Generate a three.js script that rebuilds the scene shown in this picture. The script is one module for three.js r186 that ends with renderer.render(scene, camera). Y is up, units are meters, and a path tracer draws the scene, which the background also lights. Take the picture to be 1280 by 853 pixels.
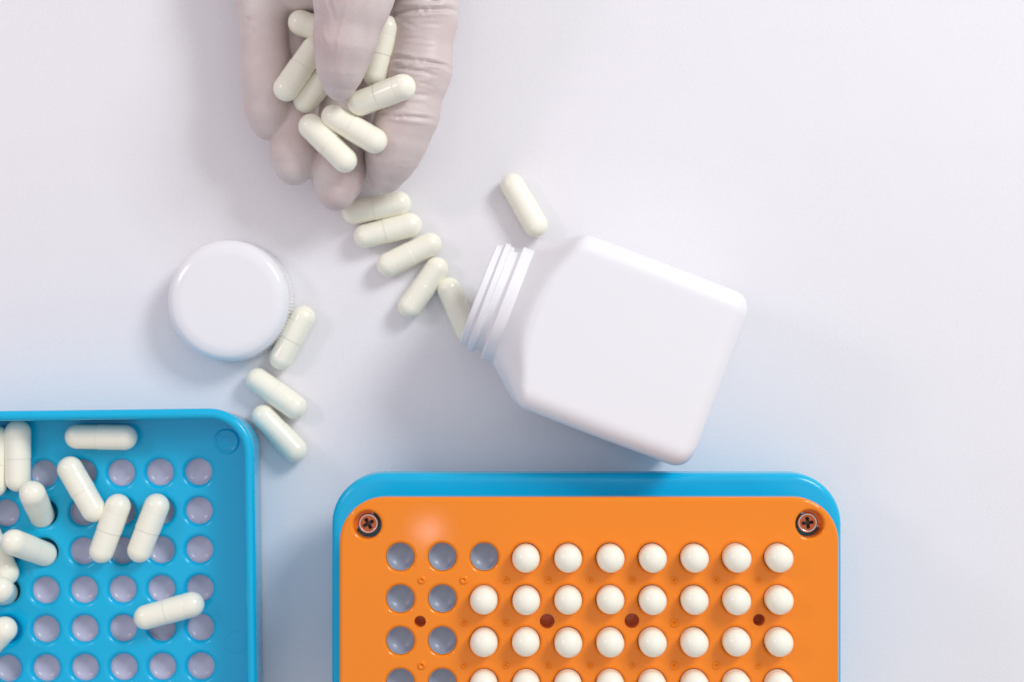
import * as THREE from 'three';
import { mergeGeometries } from 'three/addons/utils/BufferGeometryUtils.js';
import { MarchingCubes } from 'three/addons/objects/MarchingCubes.js';
import { ImprovedNoise } from 'three/addons/math/ImprovedNoise.js';
import { RectAreaLightUniformsLib } from 'three/addons/lights/RectAreaLightUniformsLib.js';

// ---------------------------------------------------------------- camera, light, exposure
const U = 0.001;                       // builders below work in millimetres
const H = 480;                         // height of the lens above the table, mm
const scene = new THREE.Scene();
const camera = new THREE.PerspectiveCamera(2 * Math.atan(426.5 / 4 / H) * 180 / Math.PI, 1280 / 853, 0.02, 20);
camera.position.set(0, H * U, 0);
camera.up.set(0, 0, -1);
camera.lookAt(0, 0, 0);
camera.focus = 0.437;
camera.userData.fStop = 9;
scene.add(camera);

const renderer = new THREE.WebGLRenderer({ antialias: true });
renderer.setSize(1024, 682);
renderer.toneMapping = THREE.LinearToneMapping;
renderer.toneMappingExposure = 1;
renderer.shadowMap.enabled = true;
RectAreaLightUniformsLib.init();

scene.background = new THREE.Color().setRGB(0.535, 0.508, 0.528);     // even ambient light standing in for the unseen room all round
function lamp(name, color, intensity, w, h, pos, at) {
  const l = new THREE.RectAreaLight(new THREE.Color().setRGB(...color), intensity, w, h);
  l.name = name; l.position.set(...pos); l.lookAt(...at); scene.add(l); return l;
}
lamp('unseen_key_light', [0.955, 0.98, 1.0], 21, 0.37, 0.37, [0.72, 0.80, -0.70], [0.02, 0, 0]);  // soft key light out of view, lights everything from the upper right
lamp('unseen_side_lamp', [1.0, 0.80, 0.90], 15, 0.11, 0.11, [-0.52, 0.50, -0.22], [-0.02, 0, 0]);  // out of view at the left, lights pips and capsule ends
lamp('unseen_ceiling_lamp', [1.0, 0.82, 0.92], 16, 0.014, 0.014, [-0.07, 0.908, 0.159], [-0.023, 0.05, 0.053]);  // out of view overhead, placed for the small glints on plate and domes
lamp('overhead_fill', [0.95, 0.96, 1.0], 0.36, 1.6, 1.6, [0.3, 1.5, -0.1], [0.3, 0, -0.1]);  // added overhead fill light, softens the shadows

// ---------------------------------------------------------------- helpers
let seed = 7;
const rnd = () => { seed = (seed * 1664525 + 1013904223) >>> 0; return seed / 4294967296; };
const perlin = new ImprovedNoise();
const noise = (x, y, z) => perlin.noise(x + 31.7, y + 17.3, z + 53.1);
const P = (px, py, h = 0) => new THREE.Vector3((px - 640) * (H - h) / (4 * H), h, (py - 426.5) * (H - h) / (4 * H));   // mm
const ORD = ['first', 'second', 'third', 'fourth', 'fifth', 'sixth', 'seventh', 'eighth', 'ninth', 'tenth'];

const used = {};
function numbered(name) { const n = used[name] = (used[name] ?? -1) + 1; return n ? name + '_' + String(n).padStart(3, '0') : name; }
function thing(name, label, category, group) {
  const o = new THREE.Group(); o.name = numbered(name); scene.add(o);
  o.userData = { label, category }; if (group) o.userData.group = group;
  return o;
}
function copyOf(src, label, group) {
  const o = src.clone(); o.name = numbered(src.userData.kindName ?? src.name.replace(/_\d{3}$/, '')); scene.add(o);
  o.userData = { label, category: src.userData.category }; if (group) o.userData.group = group;
  return o;
}
function mesh(name, geo, mat, parent) {
  const m = new THREE.Mesh(geo, mat); m.name = name; m.castShadow = m.receiveShadow = true; parent.add(m); return m;
}
// a triangle soup in mm with its own normals; winding is made to agree with the normals
class Soup {
  constructor() { this.p = []; this.n = []; this.uv = []; }
  tri(a, b, c, na, nb, nc) {
    const ux = b[0] - a[0], uy = b[1] - a[1], uz = b[2] - a[2], vx = c[0] - a[0], vy = c[1] - a[1], vz = c[2] - a[2];
    const x = uy * vz - uz * vy, y = uz * vx - ux * vz, z = ux * vy - uy * vx;
    if (x * x + y * y + z * z < 1e-16) return;
    if (x * (na[0] + nb[0] + nc[0]) + y * (na[1] + nb[1] + nc[1]) + z * (na[2] + nb[2] + nc[2]) < 0) { [b, c] = [c, b]; [nb, nc] = [nc, nb]; }
    for (const q of [a, b, c]) { this.p.push(q[0] * U, q[1] * U, q[2] * U); this.uv.push(q[0] / 50, q[2] / 50); }
    for (const q of [na, nb, nc]) this.n.push(...q);
  }
  quad(a, b, c, d, na, nb, nc, nd) { this.tri(a, b, c, na, nb, nc); this.tri(a, c, d, na, nc, nd); }
  // sweep a profile [[offset, y], ...] (smooth in itself) along a contour; the surface faces (dy, -doffset)
  sweep(contour, ...profiles) {
    for (const prof of profiles) {
      const nr = prof.map((_, i) => {
        const a = prof[Math.max(0, i - 1)], b = prof[Math.min(prof.length - 1, i + 1)];
        const dx = b[0] - a[0], dy = b[1] - a[1], l = Math.hypot(dx, dy) || 1; return [dy / l, -dx / l];
      });
      const at = (k, i) => { const c = contour[k % contour.length], r = c.r + prof[i][0]; return [c.x + r * c.dx, prof[i][1], c.z + r * c.dz]; };
      const no = (k, i) => { const c = contour[k % contour.length]; return [c.dx * nr[i][0], nr[i][1], c.dz * nr[i][0]]; };
      for (let k = 0; k < contour.length; k++) for (let i = 0; i + 1 < prof.length; i++)
        this.quad(at(k, i), at(k + 1, i), at(k + 1, i + 1), at(k, i + 1), no(k, i), no(k + 1, i), no(k + 1, i + 1), no(k, i + 1));
    }
    return this;
  }
  flat(outer, holes, y, up = 1) {
    const v2 = (c) => c.map((q) => new THREE.Vector2(q[0], q[1])), o = v2(outer), hs = holes.map(v2), all = [...o, ...hs.flat()];
    if (THREE.ShapeUtils.isClockWise(o)) o.reverse(), all.splice(0, o.length, ...o);
    const n = [0, up, 0];
    for (const f of THREE.ShapeUtils.triangulateShape(o, hs)) { const [a, b, c] = f.map((i) => [all[i].x, y, all[i].y]); this.tri(a, b, c, n, n, n); }
    return this;
  }
  geo() {
    const g = new THREE.BufferGeometry();
    g.setAttribute('position', new THREE.Float32BufferAttribute(this.p, 3));
    g.setAttribute('normal', new THREE.Float32BufferAttribute(this.n, 3));
    g.setAttribute('uv', new THREE.Float32BufferAttribute(this.uv, 2));
    return g;
  }
}
function circle(x, z, r, n = 40) {
  return Array.from({ length: n }, (_, i) => { const a = i / n * 2 * Math.PI; return { x, z, dx: Math.cos(a), dz: Math.sin(a), r }; });
}
function roundRect(x0, x1, z0, z1, r, n = 12) {
  const out = [];
  for (const [cx, cz, a0] of [[x1 - r, z1 - r, 0], [x0 + r, z1 - r, 90], [x0 + r, z0 + r, 180], [x1 - r, z0 + r, 270]])
    for (let i = 0; i <= n; i++) { const a = (a0 + 90 * i / n) * Math.PI / 180; out.push({ x: cx, z: cz, dx: Math.cos(a), dz: Math.sin(a), r }); }
  return out;
}
const pts = (contour, off = 0) => contour.map((c) => [c.x + (c.r + off) * c.dx, c.z + (c.r + off) * c.dz]);
// quarter-round from angle a0 to a1 (degrees, 0 = facing out, 90 = facing up) about (cx, cy)
const arc = (cx, cy, r, a0, a1, n = 6, ry = r) => Array.from({ length: n + 1 }, (_, i) => { const a = (a0 + (a1 - a0) * i / n) * Math.PI / 180; return [cx + r * Math.cos(a), cy + ry * Math.sin(a)]; });

function noiseTexture(size, fn, srgb) {
  const d = new Uint8Array(size * size * 4);
  for (let y = 0; y < size; y++) for (let x = 0; x < size; x++) {
    const v = fn(x / size, y / size), i = (y * size + x) * 4;
    for (let k = 0; k < 3; k++) d[i + k] = Math.max(0, Math.min(255, (v[k] ?? v) * 255));
    d[i + 3] = 255;
  }
  const t = new THREE.DataTexture(d, size, size, THREE.RGBAFormat);
  t.wrapS = t.wrapT = THREE.RepeatWrapping; t.magFilter = t.minFilter = THREE.LinearFilter;
  if (srgb) t.colorSpace = THREE.SRGBColorSpace;
  t.needsUpdate = true; return t;
}
// tiling noise on a torus of periods
function tile(u, v, f, z) {
  const x = u * f, y = v * f, a = u, b = v;
  const n = (i, j) => noise(x + i * f, y + j * f, z);
  return (n(0, 0) * (1 - a) + n(-1, 0) * a) * (1 - b) + (n(0, -1) * (1 - a) + n(-1, -1) * a) * b;
}
const moldTex = noiseTexture(512, (u, v) => 0.5 + 0.5 * tile(u, v, 9, 1) + 0.22 * tile(u, v, 40, 2) + 0.10 * tile(u, v, 120, 3));
const paperTex = noiseTexture(1024, (u, v) => 0.5 + 0.25 * tile(u, v, 60, 4) + 0.3 * tile(u, v, 170, 5) + 0.2 * (rnd() - 0.5));
const paperColor = noiseTexture(512, (u, v) => { const k = 0.95 + 0.006 * tile(u, v, 4, 6) + 0.022 * tile(u, v, 70, 7) + 0.014 * tile(u, v, 150, 11); return [k, k * 0.997, k * 1.006]; }, true);
const glossTex = noiseTexture(512, (u, v) => { const s = 0.5 + 0.35 * tile(u, v, 7, 8) + 0.3 * tile(u, v, 33, 9); return [s, s, s]; });

const gloveTex = noiseTexture(512, (u, v) => { const k = Math.max(0, Math.min(1, 0.45 + 1.1 * tile(u, v, 4, 21) + 0.4 * tile(u, v, 14, 22))), q = 0.02 * tile(u, v, 60, 23); return [1 - 0.035 * k + q, 1 - 0.085 * k + q, 1 - 0.08 * k + q]; }, true);
const rgb = (r, g, b) => new THREE.Color().setRGB(r, g, b);
const phys = (o) => new THREE.MeshPhysicalMaterial({ side: THREE.DoubleSide, ...o });
const M = {
  table: phys({ color: rgb(0.91, 0.905, 0.915), map: paperColor, roughness: 0.5 }),
  blue: phys({ color: rgb(0.001, 0.455, 0.74), roughness: 0.22, specularIntensity: 0.8, bumpMap: moldTex, bumpScale: 0.00007 }),
  orange: phys({ color: rgb(0.89, 0.24, 0.006), roughness: 0.075, specularIntensity: 0.8, bumpMap: moldTex, bumpScale: 0.000003 }),
  capsule: phys({ color: rgb(0.79, 0.79, 0.775), roughness: 0.19, ior: 1.5 }),
  ivory: phys({ color: rgb(0.92, 0.905, 0.765), roughness: 0.18, ior: 1.5 }),  // ivory gelatin, with warm reflected light also put into the colour
  capsuleBody: phys({ color: rgb(0.78, 0.78, 0.765), roughness: 0.17, ior: 1.5 }),
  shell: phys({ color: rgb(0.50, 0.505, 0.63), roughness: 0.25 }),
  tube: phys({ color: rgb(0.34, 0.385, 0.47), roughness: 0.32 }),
  bottle: phys({ color: rgb(0.845, 0.84, 0.865), roughness: 0.4, bumpMap: moldTex, bumpScale: 0.00003 }),
  lid: phys({ color: rgb(0.84, 0.835, 0.86), roughness: 0.17, bumpMap: moldTex, bumpScale: 0.00003 }),
  glove: phys({ color: rgb(0.67, 0.60, 0.575), map: gloveTex, roughness: 0.46, bumpMap: moldTex, bumpScale: 0.00012, sheen: 0.25, sheenColor: rgb(0.9, 0.85, 0.9), sheenRoughness: 0.5 }),
  steel: phys({ color: rgb(0.62, 0.58, 0.56), metalness: 1, roughness: 0.25 }),
  reddenedSteel: phys({ color: rgb(0.50, 0.13, 0.055), metalness: 1, roughness: 0.28 }),  // screw metal with the orange plate's reflection painted into its colour
  dark: phys({ color: rgb(0.10, 0.07, 0.065), metalness: 0.6, roughness: 0.45 }),
};

// ---------------------------------------------------------------- the surface
{
  const s = new Soup(), c = roundRect(-620, 620, -420, 420, 20);
  s.flat(pts(c, -2), [], 0).sweep(c, [...arc(-2, -2, 2, 90, 0).reverse()].map((q) => q), [[0, -30], [0, -2]]).flat(pts(c), [], -30, -1);
  const t = mesh('table_top', s.geo(), M.table, scene);
  t.userData.kind = 'structure';
}

// ---------------------------------------------------------------- capsule filler: blue base and orange hole plate
const OT = 52, OS = 1920 / (H - OT);                         // plate top, its pixels per mm
const hole = (i, j) => P(500 + 52.5 * i, 697 + 52.5 * j, OT);
const isEmpty = (i, j) => i < (j === 0 ? 3 : 2);
{
  const filler = thing('capsule_filler', 'orange hole plate with two screws on a blue plastic base, holding rows of white capsules', 'capsule filler');
  const bottom = 118;
  // base
  const b = new Soup(), bc = roundRect(-53.2, 97.2, 39.0, bottom + 6, 15), block = roundRect(-44.4, 87.4, 47.6, bottom - 4, 9), inner = roundRect(-37, 80, 55, bottom - 12, 3);
  b.flat(pts(bc, -2.2), [pts(block)], 28)
    .sweep(bc, [[0, 20], ...arc(-2.2, 25.8, 2.2, 0, 90, 8)], [[-5, 0.5], [-4.2, 20]], [[-4.2, 20], [0, 20]].reverse())
    .sweep(block, [[0, 28], [0, 45]]).flat(pts(block), [pts(inner)], 45)
    .sweep(inner, [[0, 45], [0, 28]]);
  mesh('base', b.geo(), M.blue, filler);
  // plate
  const p = new Soup(), oc = roundRect(-48.15, 91.2, 43.6, bottom, 12.5), holes = [], f = 0.95, R = 3.91;
  const pits = [[525, 777.5, 1.6], [684, 777, 2.05], [790, 776.5, 2.05], [949, 775.5, 1.65]].map(([x, y, r]) => [P(x, y, OT), r]);
  const screws = [P(459, 656.5, OT), P(1012.5, 655.5, OT)];
  const wall = (c, R2, f2, deep) => { p.sweep(c, [...arc(R2 + f2, OT - f2, f2, 90, 180, 8), [R2, deep]].map((q, i, a) => q)); holes.push(pts(c, R2 + f2)); };
  for (let i = 0; i < 10; i++) for (let j = 0; j < 6; j++) { const c = hole(i, j); wall(circle(c.x, c.z, 0, 44), R, f, 44.9); }
  for (const [c, r] of pits) { const k = circle(c.x, c.z, 0, 28); wall(k, r, 0.15, 45.5); p.flat(pts(k, r), [], 45.5); }
  for (const c of screws) wall(circle(c.x, c.z, 0, 44), 3.9, 0.9, 44.9);
  p.flat(pts(oc, -1), holes, OT).sweep(oc, [[0, 48], ...arc(-1, OT - 1, 1, 0, 90, 8)]).flat(pts(oc), [pts(block)], 48, -1);
  mesh('hole_plate', p.geo(), M.orange, filler);
  // screws sunk in their wells
  screws.forEach((c, k) => {
    const g = new THREE.Group(); g.name = 'screw'; g.position.set(c.x * U, 45 * U, c.z * U); g.rotation.y = k ? 0.12 : 0.5; filler.add(g);
    const s = new Soup(), head = circle(0, 0, 0, 40), cross = [];
    const w = 0.5, L = 1.7;                                 // Phillips recess outline, a four-armed star
    for (let q = 0; q < 4; q++) {
      const a = q * Math.PI / 2, ca = Math.cos(a), sa = Math.sin(a);
      for (const [x, z] of [[w, -w], [L - 0.25, -w * 1.05], [L, -w * 0.6], [L, w * 0.6], [L - 0.25, w * 1.05]]) cross.push([x * ca - z * sa, x * sa + z * ca]);
    }
    s.flat(pts(head, 2.35), [cross], 3.9).sweep(head, [[2.85, 0], [2.85, 3.4]], arc(2.35, 3.4, 0.5, 0, 90, 8, 0.5));
    mesh('head', s.geo(), M.reddenedSteel, g);
    mesh('head_rim', new Soup().sweep(head, [[2.86, 0], [2.86, 3.42]], [[2.86, 3.42], ...arc(2.45, 3.5, 0.41, 0, 180, 8, 0.45)]).geo(), M.steel, g);
    const d = new Soup(), n = cross.length;
    for (let q = 0; q < n; q++) {
      const [x, z] = cross[q], [x2, z2] = cross[(q + 1) % n], k2 = 0.45, nn = [-(x + x2) / 4, 0.6, -(z + z2) / 4];
      d.quad([x, 3.9, z], [x2, 3.9, z2], [x2 * k2, 2.6, z2 * k2], [x * k2, 2.6, z * k2], nn, nn, nn, nn);
    }
    d.flat(cross.map(([x, z]) => [x * 0.45, z * 0.45]), [], 2.6);
    mesh('cross_recess', d.geo(), M.dark, g);
  });
  // moulded pips between the holes
  const pip = new Soup().sweep(circle(0, 0, 0, 20), [[1.45, 0], [1.2, 0.06], [0.95, 0.44], [0.75, 0.58], [0.55, 0.44], [0.4, 0.05], [0.0, -0.02]].map(([r, y]) => [r, y + 0.003])).geo();
  for (let j = 0; j < 4; j++) for (let i = 0; i < 9; i++) {
    if (j === 1 && [0, 3, 5, 8].includes(i)) continue;
    if (j === 1 && [4, 7].includes(i)) continue;
    const c = P(527 + 52.6 * i, 725.5 + 53.4 * j, OT), m = mesh('pip', pip, M.orange, filler);
    m.position.set(c.x * U, OT * U, c.z * U); m.rotation.y = rnd() * 6; m.scale.setScalar(0.72 + 0.3 * rnd());
  }
}

// ---------------------------------------------------------------- blue tray at the left
const FT = 13;                                              // tray floor height
const trayPivot = P(247, 590.5, FT), trayTurn = 0.012;
const PX = 11.78, PZ = 11.86;
const trayPoint = (x, z, y) => new THREE.Vector3(x, 0, z).applyAxisAngle(new THREE.Vector3(0, 1, 0), trayTurn).add(new THREE.Vector3(trayPivot.x, y, trayPivot.z));
{
  const tray = thing('sorting_tray', 'bright blue plastic tray with raised rim and round holes, strewn with white capsules', 'tray');
  tray.position.set(trayPivot.x * U, 0, trayPivot.z * U); tray.rotation.y = trayTurn;
  const x1 = 19.6, z0 = -19.9, x0 = -6 * PX - 19.1, z1 = 6 * PZ + 19.7, rim = roundRect(x0, x1, z0, z1, 13.5, 16);
  const s = new Soup();
  s.sweep(rim, [[-2.6, 0.6], [0, 26.4], ...arc(-1.5, 26.4, 1.5, 0, 90, 8).slice(1), ...arc(-1.5, 26.4, 1.5, 90, 180, 8).slice(1), [-3.05, FT + 1.6]],
    arc(-5.0, FT + 1.6, 1.9, 0, -90, 6));
  mesh('rim', s.geo(), M.blue, tray);
  const p = new Soup(), holes = [], f = 1.6, R = 4.05;
  for (let i = 0; i < 7; i++) for (let j = 0; j < 7; j++) {
    const c = circle(-i * PX, j * PZ, 0, 44);
    p.sweep(c, [...arc(R + f, FT - f, f, 90, 180, 8), [R, FT - 5.7]]); holes.push(pts(c, R + f));
  }
  p.flat(pts(rim, -3.1), holes, FT).flat(pts(rim, -3.1), [], FT - 5.7);
  mesh('perforated_floor', p.geo(), M.blue, tray);
  const boss = new Soup().sweep(circle(0, 0, 0, 40), [[3.9, 0.01], [3.6, 0.45], [3.3, 0.6], [3.0, 0.45], [2.5, 0.15], [1.6, 0.35], [0.7, 0.6], [0, 0.65]]).geo();
  const bossAt = trayPoint(0, 0, 0), q = P(283.5, 552.5, FT);
  const m = mesh('moulded_boss', boss, M.blue, tray); m.position.set((q.x - bossAt.x) * U, FT * U, (q.z - bossAt.z) * U);
  const mark = new Soup().sweep(circle(0, 0, 0, 40), [[3.7, 0.01], [3.55, 0.07], [3.3, 0.08], [3.1, 0.02]]).geo(), q2 = P(292, 803, FT);
  const m2 = mesh('moulded_mark', mark, M.blue, tray); m2.position.set((q2.x - bossAt.x) * U, FT * U, (q2.z - bossAt.z) * U);
}

// ---------------------------------------------------------------- capsules
const CR = 3.85, CL = 21.8, EL = CL / 2 - CR;               // radius, length, half the distance of the dome centres
function capsuleParts(root, turnUp) {
  const c = circle(0, 0, 0, 40), br = CR - 0.11;
  // along +y, later laid along +x: cap on top
  const cap = new Soup().sweep(c, [[br - 0.03, -0.9], [CR - 0.05, -0.88], [CR, -0.72]].reverse().reverse(), [[CR, -0.72], [CR, 4.6], [CR - 0.05, 4.85], [CR - 0.06, 5.05], [CR - 0.01, 5.3], [CR, 5.6], ...arc(0, EL, CR, 0, 90, 14)]);
  const body = new Soup().sweep(c, [...arc(0, -EL - 0.05, br, -90, 0, 14), [br, -5.2], [br + 0.02, -5.0], [br, -4.8], [br, -0.9]]);
  mesh('capsule_cap', cap.geo(), M.capsule, root); mesh('capsule_body', body.geo(), M.capsuleBody, root);
}
const Y = new THREE.Vector3(0, 1, 0);
let proto = null;
function capsule(label, group, a, b) {                       // a: centre of the body's dome, b: of the cap's dome (mm)
  let o;
  if (!proto) { o = proto = thing('capsule', label, 'capsule', group); capsuleParts(o); } else o = copyOf(proto, label, group);
  const d = b.clone().sub(a);
  if (group === G_TABLE || group === G_HAND) for (const m of o.children) m.material = M.ivory;
  o.position.copy(a.clone().add(b).multiplyScalar(0.5 * U));
  o.quaternion.setFromUnitVectors(Y, d.normalize()).multiply(new THREE.Quaternion().setFromAxisAngle(Y, rnd() * 6.28));
  return o;
}
const lying = (px, py, deg, h, flip) => {                    // centre in the photograph, direction of the cap, height of the axis
  const c = P(px, py, h), a = (deg + (flip ? 180 : 0)) * Math.PI / 180, d = new THREE.Vector3(Math.cos(a), 0, Math.sin(a)).multiplyScalar(EL);
  return [c.clone().sub(d), c.clone().add(d)];
};
const TB = CR + 0.02;
const G_TABLE = 'loose capsules on the white table', G_TRAY = 'loose capsules in the blue tray', G_HAND = 'capsules held in the gloved hand', G_PLATE = 'capsules standing in the orange plate';
capsule('ivory capsule just below the fingertips, topmost of the row leading to the bottle', G_TABLE, ...lying(470.5, 260, -11, TB));
capsule('ivory capsule second in the row from the fingertips towards the bottle mouth', G_TABLE, ...lying(484.5, 288.5, -14, TB));
capsule('ivory capsule third in the row from the fingertips, tilted up to the right', G_TABLE, ...lying(511.5, 318.5, -26, TB, true));
capsule('ivory capsule fourth in the row, steeply slanted beside the one at the bottle mouth', G_TABLE, ...lying(529, 360, -55, TB, true));
capsule('capsule half hidden under the lip of the white bottle mouth', G_TABLE, ...lying(573, 388, 66, TB));
capsule('lone ivory capsule lying above the neck of the white bottle', G_TABLE, ...lying(655, 256.5, 60, TB));
capsule('ivory capsule touching the edge of the round white lid', G_TABLE, ...lying(365, 422.5, -61, TB));
capsule('ivory capsule below the lid, upper of the two beside the blue tray corner', G_TABLE, ...lying(345, 492, 36, TB));
capsule('ivory capsule leaning close to the outer corner of the blue tray', G_TABLE, ...lying(349, 542, 47, TB));
const FB = FT + CR + 0.02;
capsule('white capsule lying flat along the top rim inside the blue tray', G_TRAY, ...lying(126, 546.5, 1, FB));
capsule('whole white capsule upright in the photo against the top rim of the tray', G_TRAY, ...lying(22, 570, -90, FB));
capsule('white capsule cut by the left photo edge at the tray top', G_TRAY, ...lying(-6.5, 577, -88, FB));
capsule('slanted white capsule in the blue tray below the one along the top rim', G_TRAY, ...lying(102, 612, 60, FB, true));
capsule('white capsule stuck tilted in a tray hole, cap end up, upper of two', G_TRAY, P(52, 645, 11.5), P(40, 617, 23.6));
capsule('white capsule tipped sideways out of a tray hole, lower of the two tilted ones', G_TRAY, P(53, 692, 12.8), P(19, 679, 23.4));
capsule('left one of two parallel slanted white capsules in the blue tray', G_TRAY, ...lying(137, 661, -70, FB));
capsule('right one of two parallel slanted white capsules in the blue tray', G_TRAY, ...lying(185, 660.5, -69, FB));
capsule('white capsule lying alone across the lower right holes of the blue tray', G_TRAY, ...lying(211, 764, -15.5, FB));
capsule('white capsule mostly outside the left photo edge, below the tipped capsule', G_TRAY, ...lying(-5, 690, 66, FB));
capsule('white capsule standing upright in a hole at the left photo edge', G_TRAY, P(6, 742, 11.3), P(0, 737, 25));
capsule('lowest white capsule at the left photo edge, pointing up to the right', G_TRAY, P(-31, 825, FB), P(5, 787, FB + 3.5));
capsule('ivory capsule held at the upper left of the palm, half under the thumb', G_HAND, P(432, 49, 24), P(376, 28.5, 24.5));
capsule('ivory capsule held between little finger and thumb, end resting on the little finger', G_HAND, P(391, 63, 26), P(358, 110, 27.5));
capsule('short visible capsule end poking out left under the thumb tip', G_HAND, P(418, 82, 23.5), P(384.5, 122.5, 23));
capsule('ivory capsule standing along the index finger, right of the thumb', G_HAND, P(470, 92, 25), P(482.5, 37, 26));
capsule('ivory capsule lying across the index finger, right of the thumb tip', G_HAND, P(450.5, 129, 30), P(503, 109, 34.5));
capsule('ivory capsule just below the thumb tip, upper of the pair on the middle fingers', G_HAND, P(418, 147, 28), P(467, 175.5, 29.5));
capsule('ivory capsule lowest in the hand, lower of the pair on the middle fingers', G_HAND, P(429.5, 199, 28), P(390, 159.5, 27));
const ROW = ['top row', 'second row', 'third row', 'bottom row'];
const BETWEEN = (n, N) => n === 0 ? 'leftmost' : n === N - 1 ? 'rightmost' : `${ORD[n]} from the left`;
for (let j = 0; j < 4; j++) for (let i = 0; i < 10; i++) {
  if (isEmpty(i, j)) continue;
  const c = hole(i, j), N = j === 0 ? 7 : 8, n = i - (10 - N), up = OT + 6.5 - CR + (rnd() - 0.5) * 0.9;
  capsule(`white capsule dome in the ${ROW[j]} of the orange plate, ${BETWEEN(n, N)}`, G_PLATE,
    new THREE.Vector3(c.x + (rnd() - 0.5) * 0.3, up - 2 * EL, c.z + (rnd() - 0.5) * 0.3), new THREE.Vector3(c.x + (rnd() - 0.5) * 0.15, up, c.z + (rnd() - 0.5) * 0.2));
}
// empty shells: open tubes in the orange plate, open caps in the blue tray
function openShell(r, depth, t, ry) {                        // ry: how deep the rounded bottom is
  const c = circle(0, 0, 0, 40);
  return new Soup().sweep(c, [...arc(0, -depth + ry, r, -90, 0, 8, ry), [r, -0.1]], [[r, -0.1], [r - t / 2, 0], [r - t, -0.1]], [[r - t, -0.1], ...arc(0, -depth + ry, r - t, 0, -90, 12, ry - t)]).geo();
}
{
  const g = openShell(3.86, 3.9, 0.2, 2.3); let p0 = null;
  for (let j = 0; j < 4; j++) for (let i = 0; i < 3; i++) {
    if (!isEmpty(i, j)) continue;
    const c = hole(i, j), N = j === 0 ? 3 : 2;
    const label = `grey empty capsule half in the ${ROW[j]} of the orange plate, ${N === 3 ? ['leftmost', 'middle', 'right'][i] + ' of three' : ['left', 'right'][i] + ' of two'}`;
    let o;
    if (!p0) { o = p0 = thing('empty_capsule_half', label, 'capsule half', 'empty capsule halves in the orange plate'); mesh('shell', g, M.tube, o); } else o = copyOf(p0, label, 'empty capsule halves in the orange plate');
    o.position.set(c.x * U, (OT - 1.2) * U, c.z * U); o.rotation.y = rnd() * 6;
  }
  const g2 = openShell(4.04, 2.6, 0.2, 1.7); let p1 = null;
  const skip = new Set(['4,1', '4,2', '5,2', '5,3', '5,4', '5,0']);
  for (let j = 0; j < 6; j++) for (let i = 0; i < 6; i++) {
    if (skip.has(`${i},${j}`)) continue;
    const c = trayPoint(-i * PX, j * PZ, 0);
    const label = `pale empty cap sunk in the blue tray, ${j === 0 ? 'top hole row' : ORD[j] + ' hole row from top'}, ${i === 0 ? 'rightmost' : ORD[i] + ' from right'}`;
    let o;
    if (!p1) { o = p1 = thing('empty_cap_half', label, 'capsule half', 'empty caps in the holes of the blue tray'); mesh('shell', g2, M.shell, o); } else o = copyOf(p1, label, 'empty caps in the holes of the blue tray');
    o.position.set(c.x * U, (FT - 1.9) * U, c.z * U); o.rotation.y = rnd() * 6;
  }
}

// ---------------------------------------------------------------- bottle
function surface(nu, nv, fn) {                               // fn(u, v) -> [x, y, z] mm, u wraps round
  const pos = [], uv = [], idx = [];
  for (let j = 0; j <= nv; j++) for (let i = 0; i < nu; i++) { const q = fn(i / nu, j / nv); pos.push(q[0] * U, q[1] * U, q[2] * U); uv.push(q[0] / 50, q[2] / 50); }
  for (let j = 0; j < nv; j++) for (let i = 0; i < nu; i++) { const a = j * nu + i, b = j * nu + (i + 1) % nu, c = a + nu, d = b + nu; idx.push(a, b, d, a, d, c); }
  const g = new THREE.BufferGeometry();
  g.setAttribute('position', new THREE.Float32BufferAttribute(pos, 3)); g.setAttribute('uv', new THREE.Float32BufferAttribute(uv, 2));
  g.setIndex(idx); g.computeVertexNormals(); return g;
}
const smin = (a, b, k) => { const h = Math.max(k - Math.abs(a - b), 0) / k; return Math.min(a, b) - h * h * k / 4; };
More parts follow.
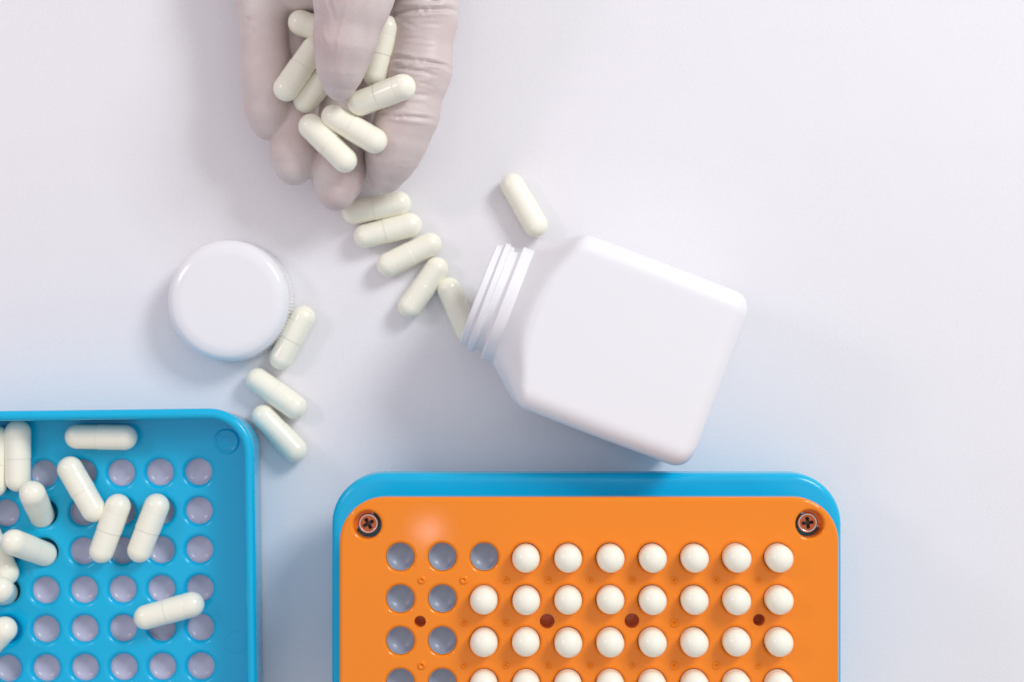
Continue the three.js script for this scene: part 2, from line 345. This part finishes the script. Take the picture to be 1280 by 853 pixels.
{
  const bottle = thing('pill_bottle', 'white square plastic bottle lying on its side with open threaded neck', 'bottle');
  const A = 24, W = 26.4, RC = 5.8, L = 63.6, axis = P(640.5, 383.5, 25);
  bottle.position.set(axis.x * U, 0, axis.z * U); bottle.rotation.y = -20.8 * Math.PI / 180;
  const square = (phi, y, z, rc) => {                        // polar radius of a rounded oblong
    const c = Math.abs(Math.cos(phi)), q = Math.abs(Math.sin(phi));
    if (c > 1e-6 && y / c * q <= z - rc) return y / c;
    if (q > 1e-6 && z / q * c <= y - rc) return z / q;
    const m = y - rc, n = z - rc, B = m * c + n * q, C = m * m + n * n - rc * rc; return B + Math.sqrt(Math.max(0, B * B - C));
  };
  const st = [];                                             // stations along the axis, dense where it bends
  for (let i = 0; i <= 44; i++) st.push(i / 44 * 24);
  for (let i = 1; i <= 10; i++) st.push(24 + i / 10 * (L - 8 - 24));
  for (let i = 1; i <= 16; i++) st.push(L - 8 + 8 * Math.sin(i / 16 * Math.PI / 2));
  const rb = 5.6;
  const body = surface(288, st.length - 1, (u, v) => {
    const phi = u * 2 * Math.PI, s = st[Math.round(v * (st.length - 1))], t = Math.max(0, s - (L - rb));
    const inset = rb - Math.sqrt(Math.max(0, rb * rb - t * t)), bulge = 0.25 * Math.sin(Math.min(1, s / L) * Math.PI);
    const sq = square(phi, A + bulge - inset, W + bulge - inset, Math.max(2, RC - inset * 0.5));
    const full = square(phi, A, W, RC), s1 = 6.2 + 3.6 * Math.sin(phi) ** 2 + 3.4 * THREE.MathUtils.smoothstep(full, 24, 33.5);   // where the shoulder meets the body
    const rho = smin(sq, 17.4 + (full - 17.4) * s / s1, 2.4);
    return [s, A + rho * Math.cos(phi), rho * Math.sin(phi)];
  });
  const base = new Soup(), ring = [];
  for (let i = 0; i < 96; i++) { const phi = i / 96 * 2 * Math.PI, r = square(phi, A - rb, W - rb, RC - rb * 0.5); ring.push([r * Math.cos(phi), r * Math.sin(phi)]); }
  const n = [1, 0, 0];
  for (let i = 0; i < 96; i++) { const a = ring[i], b = ring[(i + 1) % 96]; base.tri([L - 0.001, A, 0], [L, A + a[0], a[1]], [L, A + b[0], b[1]], n, n, n); }
  mesh('body', body, M.bottle, bottle); mesh('base', base.geo(), M.bottle, bottle);
  // neck: collar, one turn and a half of thread, lip; then the bore inside
  const NL = 10.8;
  const step = (x, a, b) => { const t = Math.min(1, Math.max(0, (x - a) / (b - a))); return t * t * (3 - 2 * t); };
  const neck = surface(160, 120, (u, v) => {
    const phi = u * 2 * Math.PI, s = 1.2 - v * (NL + 1.2);
    let r = 15.6;
    r += 2.2 * step(s, -3.9, -2.9);                          // collar that the lid sits on
    const ph = ((s + 7.0) - 1.1 * ((u + 0.28) % 1 - 0.5));
    r += 1.45 * step(ph, -1.25, -0.75) * (1 - step(ph, 0.55, 1.35));
    r += 0.35 * (1 - step(s, -NL + 1.7, -NL + 2.2)) ;        // lip
    const e = Math.max(0, -NL + 0.5 - s); r -= 0.5 - Math.sqrt(Math.max(0, 0.25 - e * e));
    return [s, A + r * Math.cos(phi), r * Math.sin(phi)];
  });
  mesh('neck', neck, M.bottle, bottle);
  const bore = surface(96, 40, (u, v) => {
    const phi = u * 2 * Math.PI, k = v * 3; let s, r;
    if (k < 1) { s = -NL; r = 15.45 - 1.6 * k; } else if (k < 2) { s = -NL + (k - 1) * (NL + 2); r = 13.85; } else { s = 2 + (k - 2) * 5; r = 13.85 + (k - 2) * 5; }
    return [s, A + r * Math.cos(phi), r * Math.sin(phi)];
  });
  mesh('mouth', bore, M.bottle, bottle);
}

// ---------------------------------------------------------------- lid
{
  const lid = thing('bottle_lid', 'round white ribbed screw lid lying top up left of the bottle', 'lid');
  const c = P(284.5, 376, 10.5); lid.position.set(c.x * U, 0, c.z * U); lid.scale.setScalar(1.035);
  const k = circle(0, 0, 0, 96);
  const crown = [[0.0001, 11.7], [6, 11.7], [13.3, 11.69]]; let y = 11.69;
  for (let x = 13.5; x < 17.61; x += 0.2) { y -= 0.2 * Math.tan((x < 16 ? 20 * (x - 13.3) / 2.7 : 20 + 34 * (x - 16) / 1.6) * Math.PI / 180); crown.push([x, y]); }
  crown.push([17.8, y - 0.35], [17.92, y - 0.8], [17.97, y - 1.4]); y -= 1.4;
  mesh('top', new Soup().sweep(k, crown.reverse()).geo(), M.lid, lid);
  const N = 110;
  const grip = surface(N * 6, 10, (u, v) => {
    const a = u * 2 * Math.PI, yy = 0.1 + v * (y - 0.1), t = Math.abs(((u * N) % 1) - 0.5) * 2, fade = Math.min(1, (1 - v) * 5) * Math.min(1, 0.2 + v * 6);
    const r = 18.3 - 0.33 * v - 0.25 * t * t * fade; return [r * Math.cos(a), yy, r * Math.sin(a)];
  });
  mesh('grip_ring', grip, M.lid, lid);
}

// ---------------------------------------------------------------- gloved hand, one continuous surface
{
  const chain = (...q) => q.map(([x, y, h, r]) => ({ p: P(x, y, h), r }));
  const fingers = [
    chain([318, -70, 15, 8.4], [329, 10, 17, 7.4], [333, 85, 19.5, 7.0], [334, 112, 19, 6.85], [335, 138, 18.2, 6.3], [336, 155, 17.5, 4.9]),          // little
    chain([372, -80, 12, 8.6], [376, 30, 10.5, 7.9], [371, 130, 12.5, 7.2], [368, 194, 16, 6.8], [367, 210, 16.8, 5.2]),     // ring
    chain([430, -85, 12, 9.0], [435, 30, 10.5, 8.4], [432, 140, 11.5, 8.1], [423, 220, 14.6, 7.7], [420, 241, 15.5, 5.5]),       // middle
    chain([540, -60, 21, 10.2], [532, 20, 22.5, 9.1], [525, 88, 23, 8.9], [509, 143, 22, 8.8], [498, 174, 20.4, 8.2], [489, 198, 18.6, 7.3], [482, 222, 16.8, 4.9]), // index
    chain([520, -190, 40, 13.5], [462, -70, 45, 12.5], [441, -2, 43, 10.6], [431, 50, 41, 8.5], [426, 84, 38.5, 6.6], [424, 107, 36.5, 4.4]),   // thumb
  ];
  const palm = [chain([318, -70, 15, 9], [395, -340, 22, 14]), chain([372, -80, 12, 9], [415, -340, 22, 15]), chain([430, -85, 12, 10], [435, -340, 22, 15]),
    chain([540, -60, 21, 10.5], [455, -340, 24, 15]), chain([335, -45, 20, 7], [375, -24, 23, 7.6], [425, -20, 22, 8]), chain([400, -30, 8.5, 8], [470, -40, 9, 8.5]), chain([520, -190, 40, 13], [470, -320, 26, 16]),
    chain([430, -330, 23, 20], [440, -520, 26, 23])];
  const bone = (x, y, z, a, b) => {
    const ax = a.p.x, ay = a.p.y, az = a.p.z, bx = b.p.x - ax, by = b.p.y - ay, bz = b.p.z - az, px = x - ax, py = y - ay, pz = z - az;
    const t = Math.min(1, Math.max(0, (px * bx + py * by + pz * bz) / (bx * bx + by * by + bz * bz)));
    return Math.hypot(px - bx * t, py - by * t, pz - bz * t) - (a.r + (b.r - a.r) * t);
  };
  const along = (x, y, z, c, k) => { let d = 1e3; for (let i = 0; i + 1 < c.length; i++) d = smin(d, bone(x, y, z, c[i], c[i + 1]), k); return d; };
  // creases: [x0, y0, x1, y1, depth mm, half width mm] as seen on the surface from above, with the finger they cross
  const seen = (px, py) => { const q = P(px, py, 28); return [q.x, q.z]; };
  const crease = [[484, 15, 530, 17, 1.1, 0.75, 3], [530, 17, 574, 11, 1.2, 0.7, 3], [535, 4, 560, 8, 0.5, 0.5, 3], [486, 71, 525, 79, 0.75, 0.6, 3], [525, 79, 568, 85, 0.8, 0.6, 3],
    [488, 84, 552, 97, 0.7, 0.55, 3], [524, 106, 546, 109, 0.22, 0.6, 3], [512, 120, 542, 121, 0.3, 0.6, 3], [508, 131, 538, 132, 0.15, 0.6, 3], [474, 140, 500, 148, 0.55, 0.55, 3], [500, 148, 546, 151, 0.6, 0.6, 3],
    [505, 48, 545, 55, 0.2, 0.5, 3], [515, 62, 560, 58, 0.18, 0.4, 3], [520, 35, 560, 30, 0.2, 0.5, 3], [500, 28, 530, 40, 0.18, 0.6, 3],
    [303, 21, 314, 22, 0.35, 0.5, 0], [309, 36, 320, 34, 0.4, 0.5, 0],
    [394, 14, 432, 7, 0.45, 0.7, 4], [432, 7, 476, 13, 0.3, 0.6, 4], [398, 36, 414, 62, -0.18, 0.45, 4], [414, 62, 425, 94, -0.18, 0.45, 4], [408, 50, 424, 92, 0.2, 0.5, 4], [448, 22, 434, 62, -0.28, 0.5, 4], [434, 62, 428, 96, -0.25, 0.45, 4], [468, 18, 444, 60, -0.25, 0.5, 4], [420, 14, 430, 50, 0.22, 0.6, 4], [402, 22, 420, 44, -0.25, 0.45, 4],
  ].map(([x0, y0, x1, y1, d, w, f], i, all) => [...seen(x0, y0), ...seen(x1, y1), d, w, f, all.some((q) => q[2] === x0 && q[3] === y0) ? 0 : 1, all.some((q) => q[0] === x1 && q[1] === y1) ? 0 : 1]);   // the last two: whether an end runs out
  const bump = (f, x, y, z) => {
    let cut = 0, lip = 0, rib = 0;
    for (const c of crease) {
      if (c[6] !== f) continue;
      const bx = c[2] - c[0], bz = c[3] - c[1], l2 = bx * bx + bz * bz, t0 = ((x - c[0]) * bx + (z - c[1]) * bz) / l2, t = Math.min(1, Math.max(0, t0));
      const wob = 0.55 * noise(x * 0.12, z * 0.12, c[0]), e = Math.hypot(x - c[0] - bx * t, z - c[1] - bz * t + wob) / c[5];
      if (e > 4) continue;
      const fade = (c[7] ? THREE.MathUtils.smoothstep(t0, -0.1, 0.3) : 1) * (c[8] ? 1 - THREE.MathUtils.smoothstep(t0, 0.45, 1.1) : 1);
      const k = 0.85 * fade * c[4] * Math.exp(-e * e), l = 0.85 * fade * c[4] * Math.exp(-(e - 2) * (e - 2));
      if (c[4] < 0) rib = Math.min(rib, k); else { cut = Math.max(cut, k); lip = Math.max(lip, l); }
    }
    const pull = f === 3 ? 0.10 * noise(x * 0.05, 1, z * 0.45 - x * 0.07) : f === 4 ? 0.10 * noise(x * 0.42, 2, z * 0.06) : 0.05 * noise(x * 0.1, 3, z * 0.35);
    return cut - 0.45 * lip + rib + pull + 0.10 * noise(x * 0.15, y * 0.15, z * 0.15);
  };
  const field = (x, y, z, fine) => {
    let pd = 1e3; for (const c of palm) pd = smin(pd, along(x, y, z, c, 4), 7);
    let d = 1e3;
    for (let f = 0; f < 5; f++) {
      let e = along(x, y, z, fingers[f], 3);
      if (fine && Math.abs(e) < 4) e += bump(f, x, y, z);
      e = smin(e, pd, 5); d = smin(d, e, 1.1);
    }
    return d;
  };
  const N = 132, X0 = -96, X1 = 2, Y0 = -1, Y1 = 62, Za = -245, Zb = -114, Zc = -34;
  const mx = (k) => X0 + (X1 - X0) * k, my = (k) => Y0 + (Y1 - Y0) * k, mz = (k) => k < 0.26 ? Za + (Zb - Za) * k / 0.26 : Zb + (Zc - Zb) * (k - 0.26) / 0.74;
  const mc = new MarchingCubes(N, M.glove, false, false, 500000);
  mc.isolation = 0;
  for (let k = 0; k < N; k++) for (let j = 0; j < N; j++) for (let i = 0; i < N; i++) mc.field[i + j * N + k * N * N] = -field(mx(i / N), my(j / N), mz(k / N), true);
  mc.update();
  const n = mc.count, src = mc.positionArray, keyed = new Map(), pos = [], idx = [];
  for (let i = 0; i < n; i++) {
    const q = [0, 1, 2].map((c) => (src[i * 3 + c] + 1) / 2), key = q.map((v) => Math.round(v * 2e5)).join();
    let at = keyed.get(key);
    if (at === undefined) { at = pos.length / 3; keyed.set(key, at); pos.push(mx(q[0]), my(q[1]), mz(q[2])); }
    idx.push(at);
  }
  const nor = [], uv = [], e = 0.12;
  for (let i = 0; i < pos.length; i += 3) {
    const [x, y, z] = [pos[i], pos[i + 1], pos[i + 2]];
    const g = new THREE.Vector3(field(x + e, y, z, true) - field(x - e, y, z, true), field(x, y + e, z, true) - field(x, y - e, z, true), field(x, y, z + e, true) - field(x, y, z - e, true)).normalize();
    nor.push(g.x, g.y, g.z); uv.push(x / 50, z / 50);
  }
  for (let i = 0; i < idx.length; i += 3) {                  // wind the faces outwards
    const [a, b, c] = [idx[i], idx[i + 1], idx[i + 2]].map((k) => new THREE.Vector3(pos[k * 3], pos[k * 3 + 1], pos[k * 3 + 2]));
    const f = b.clone().sub(a).cross(c.clone().sub(a)), k = idx[i] * 3;
    if (f.x * nor[k] + f.y * nor[k + 1] + f.z * nor[k + 2] < 0) [idx[i + 1], idx[i + 2]] = [idx[i + 2], idx[i + 1]];
  }
  const g = new THREE.BufferGeometry();
  g.setAttribute('position', new THREE.Float32BufferAttribute(pos.map((v) => v * U), 3));
  g.setAttribute('normal', new THREE.Float32BufferAttribute(nor, 3)); g.setAttribute('uv', new THREE.Float32BufferAttribute(uv, 2)); g.setIndex(idx);
  const hand = mesh('gloved_hand', g, M.glove, scene);
  hand.userData = { label: 'hand in a pale latex glove, palm up, thumb pressing capsules onto the curled fingers', category: 'hand' };
  console.log('hand triangles', idx.length / 3);
}

renderer.render(scene, camera);
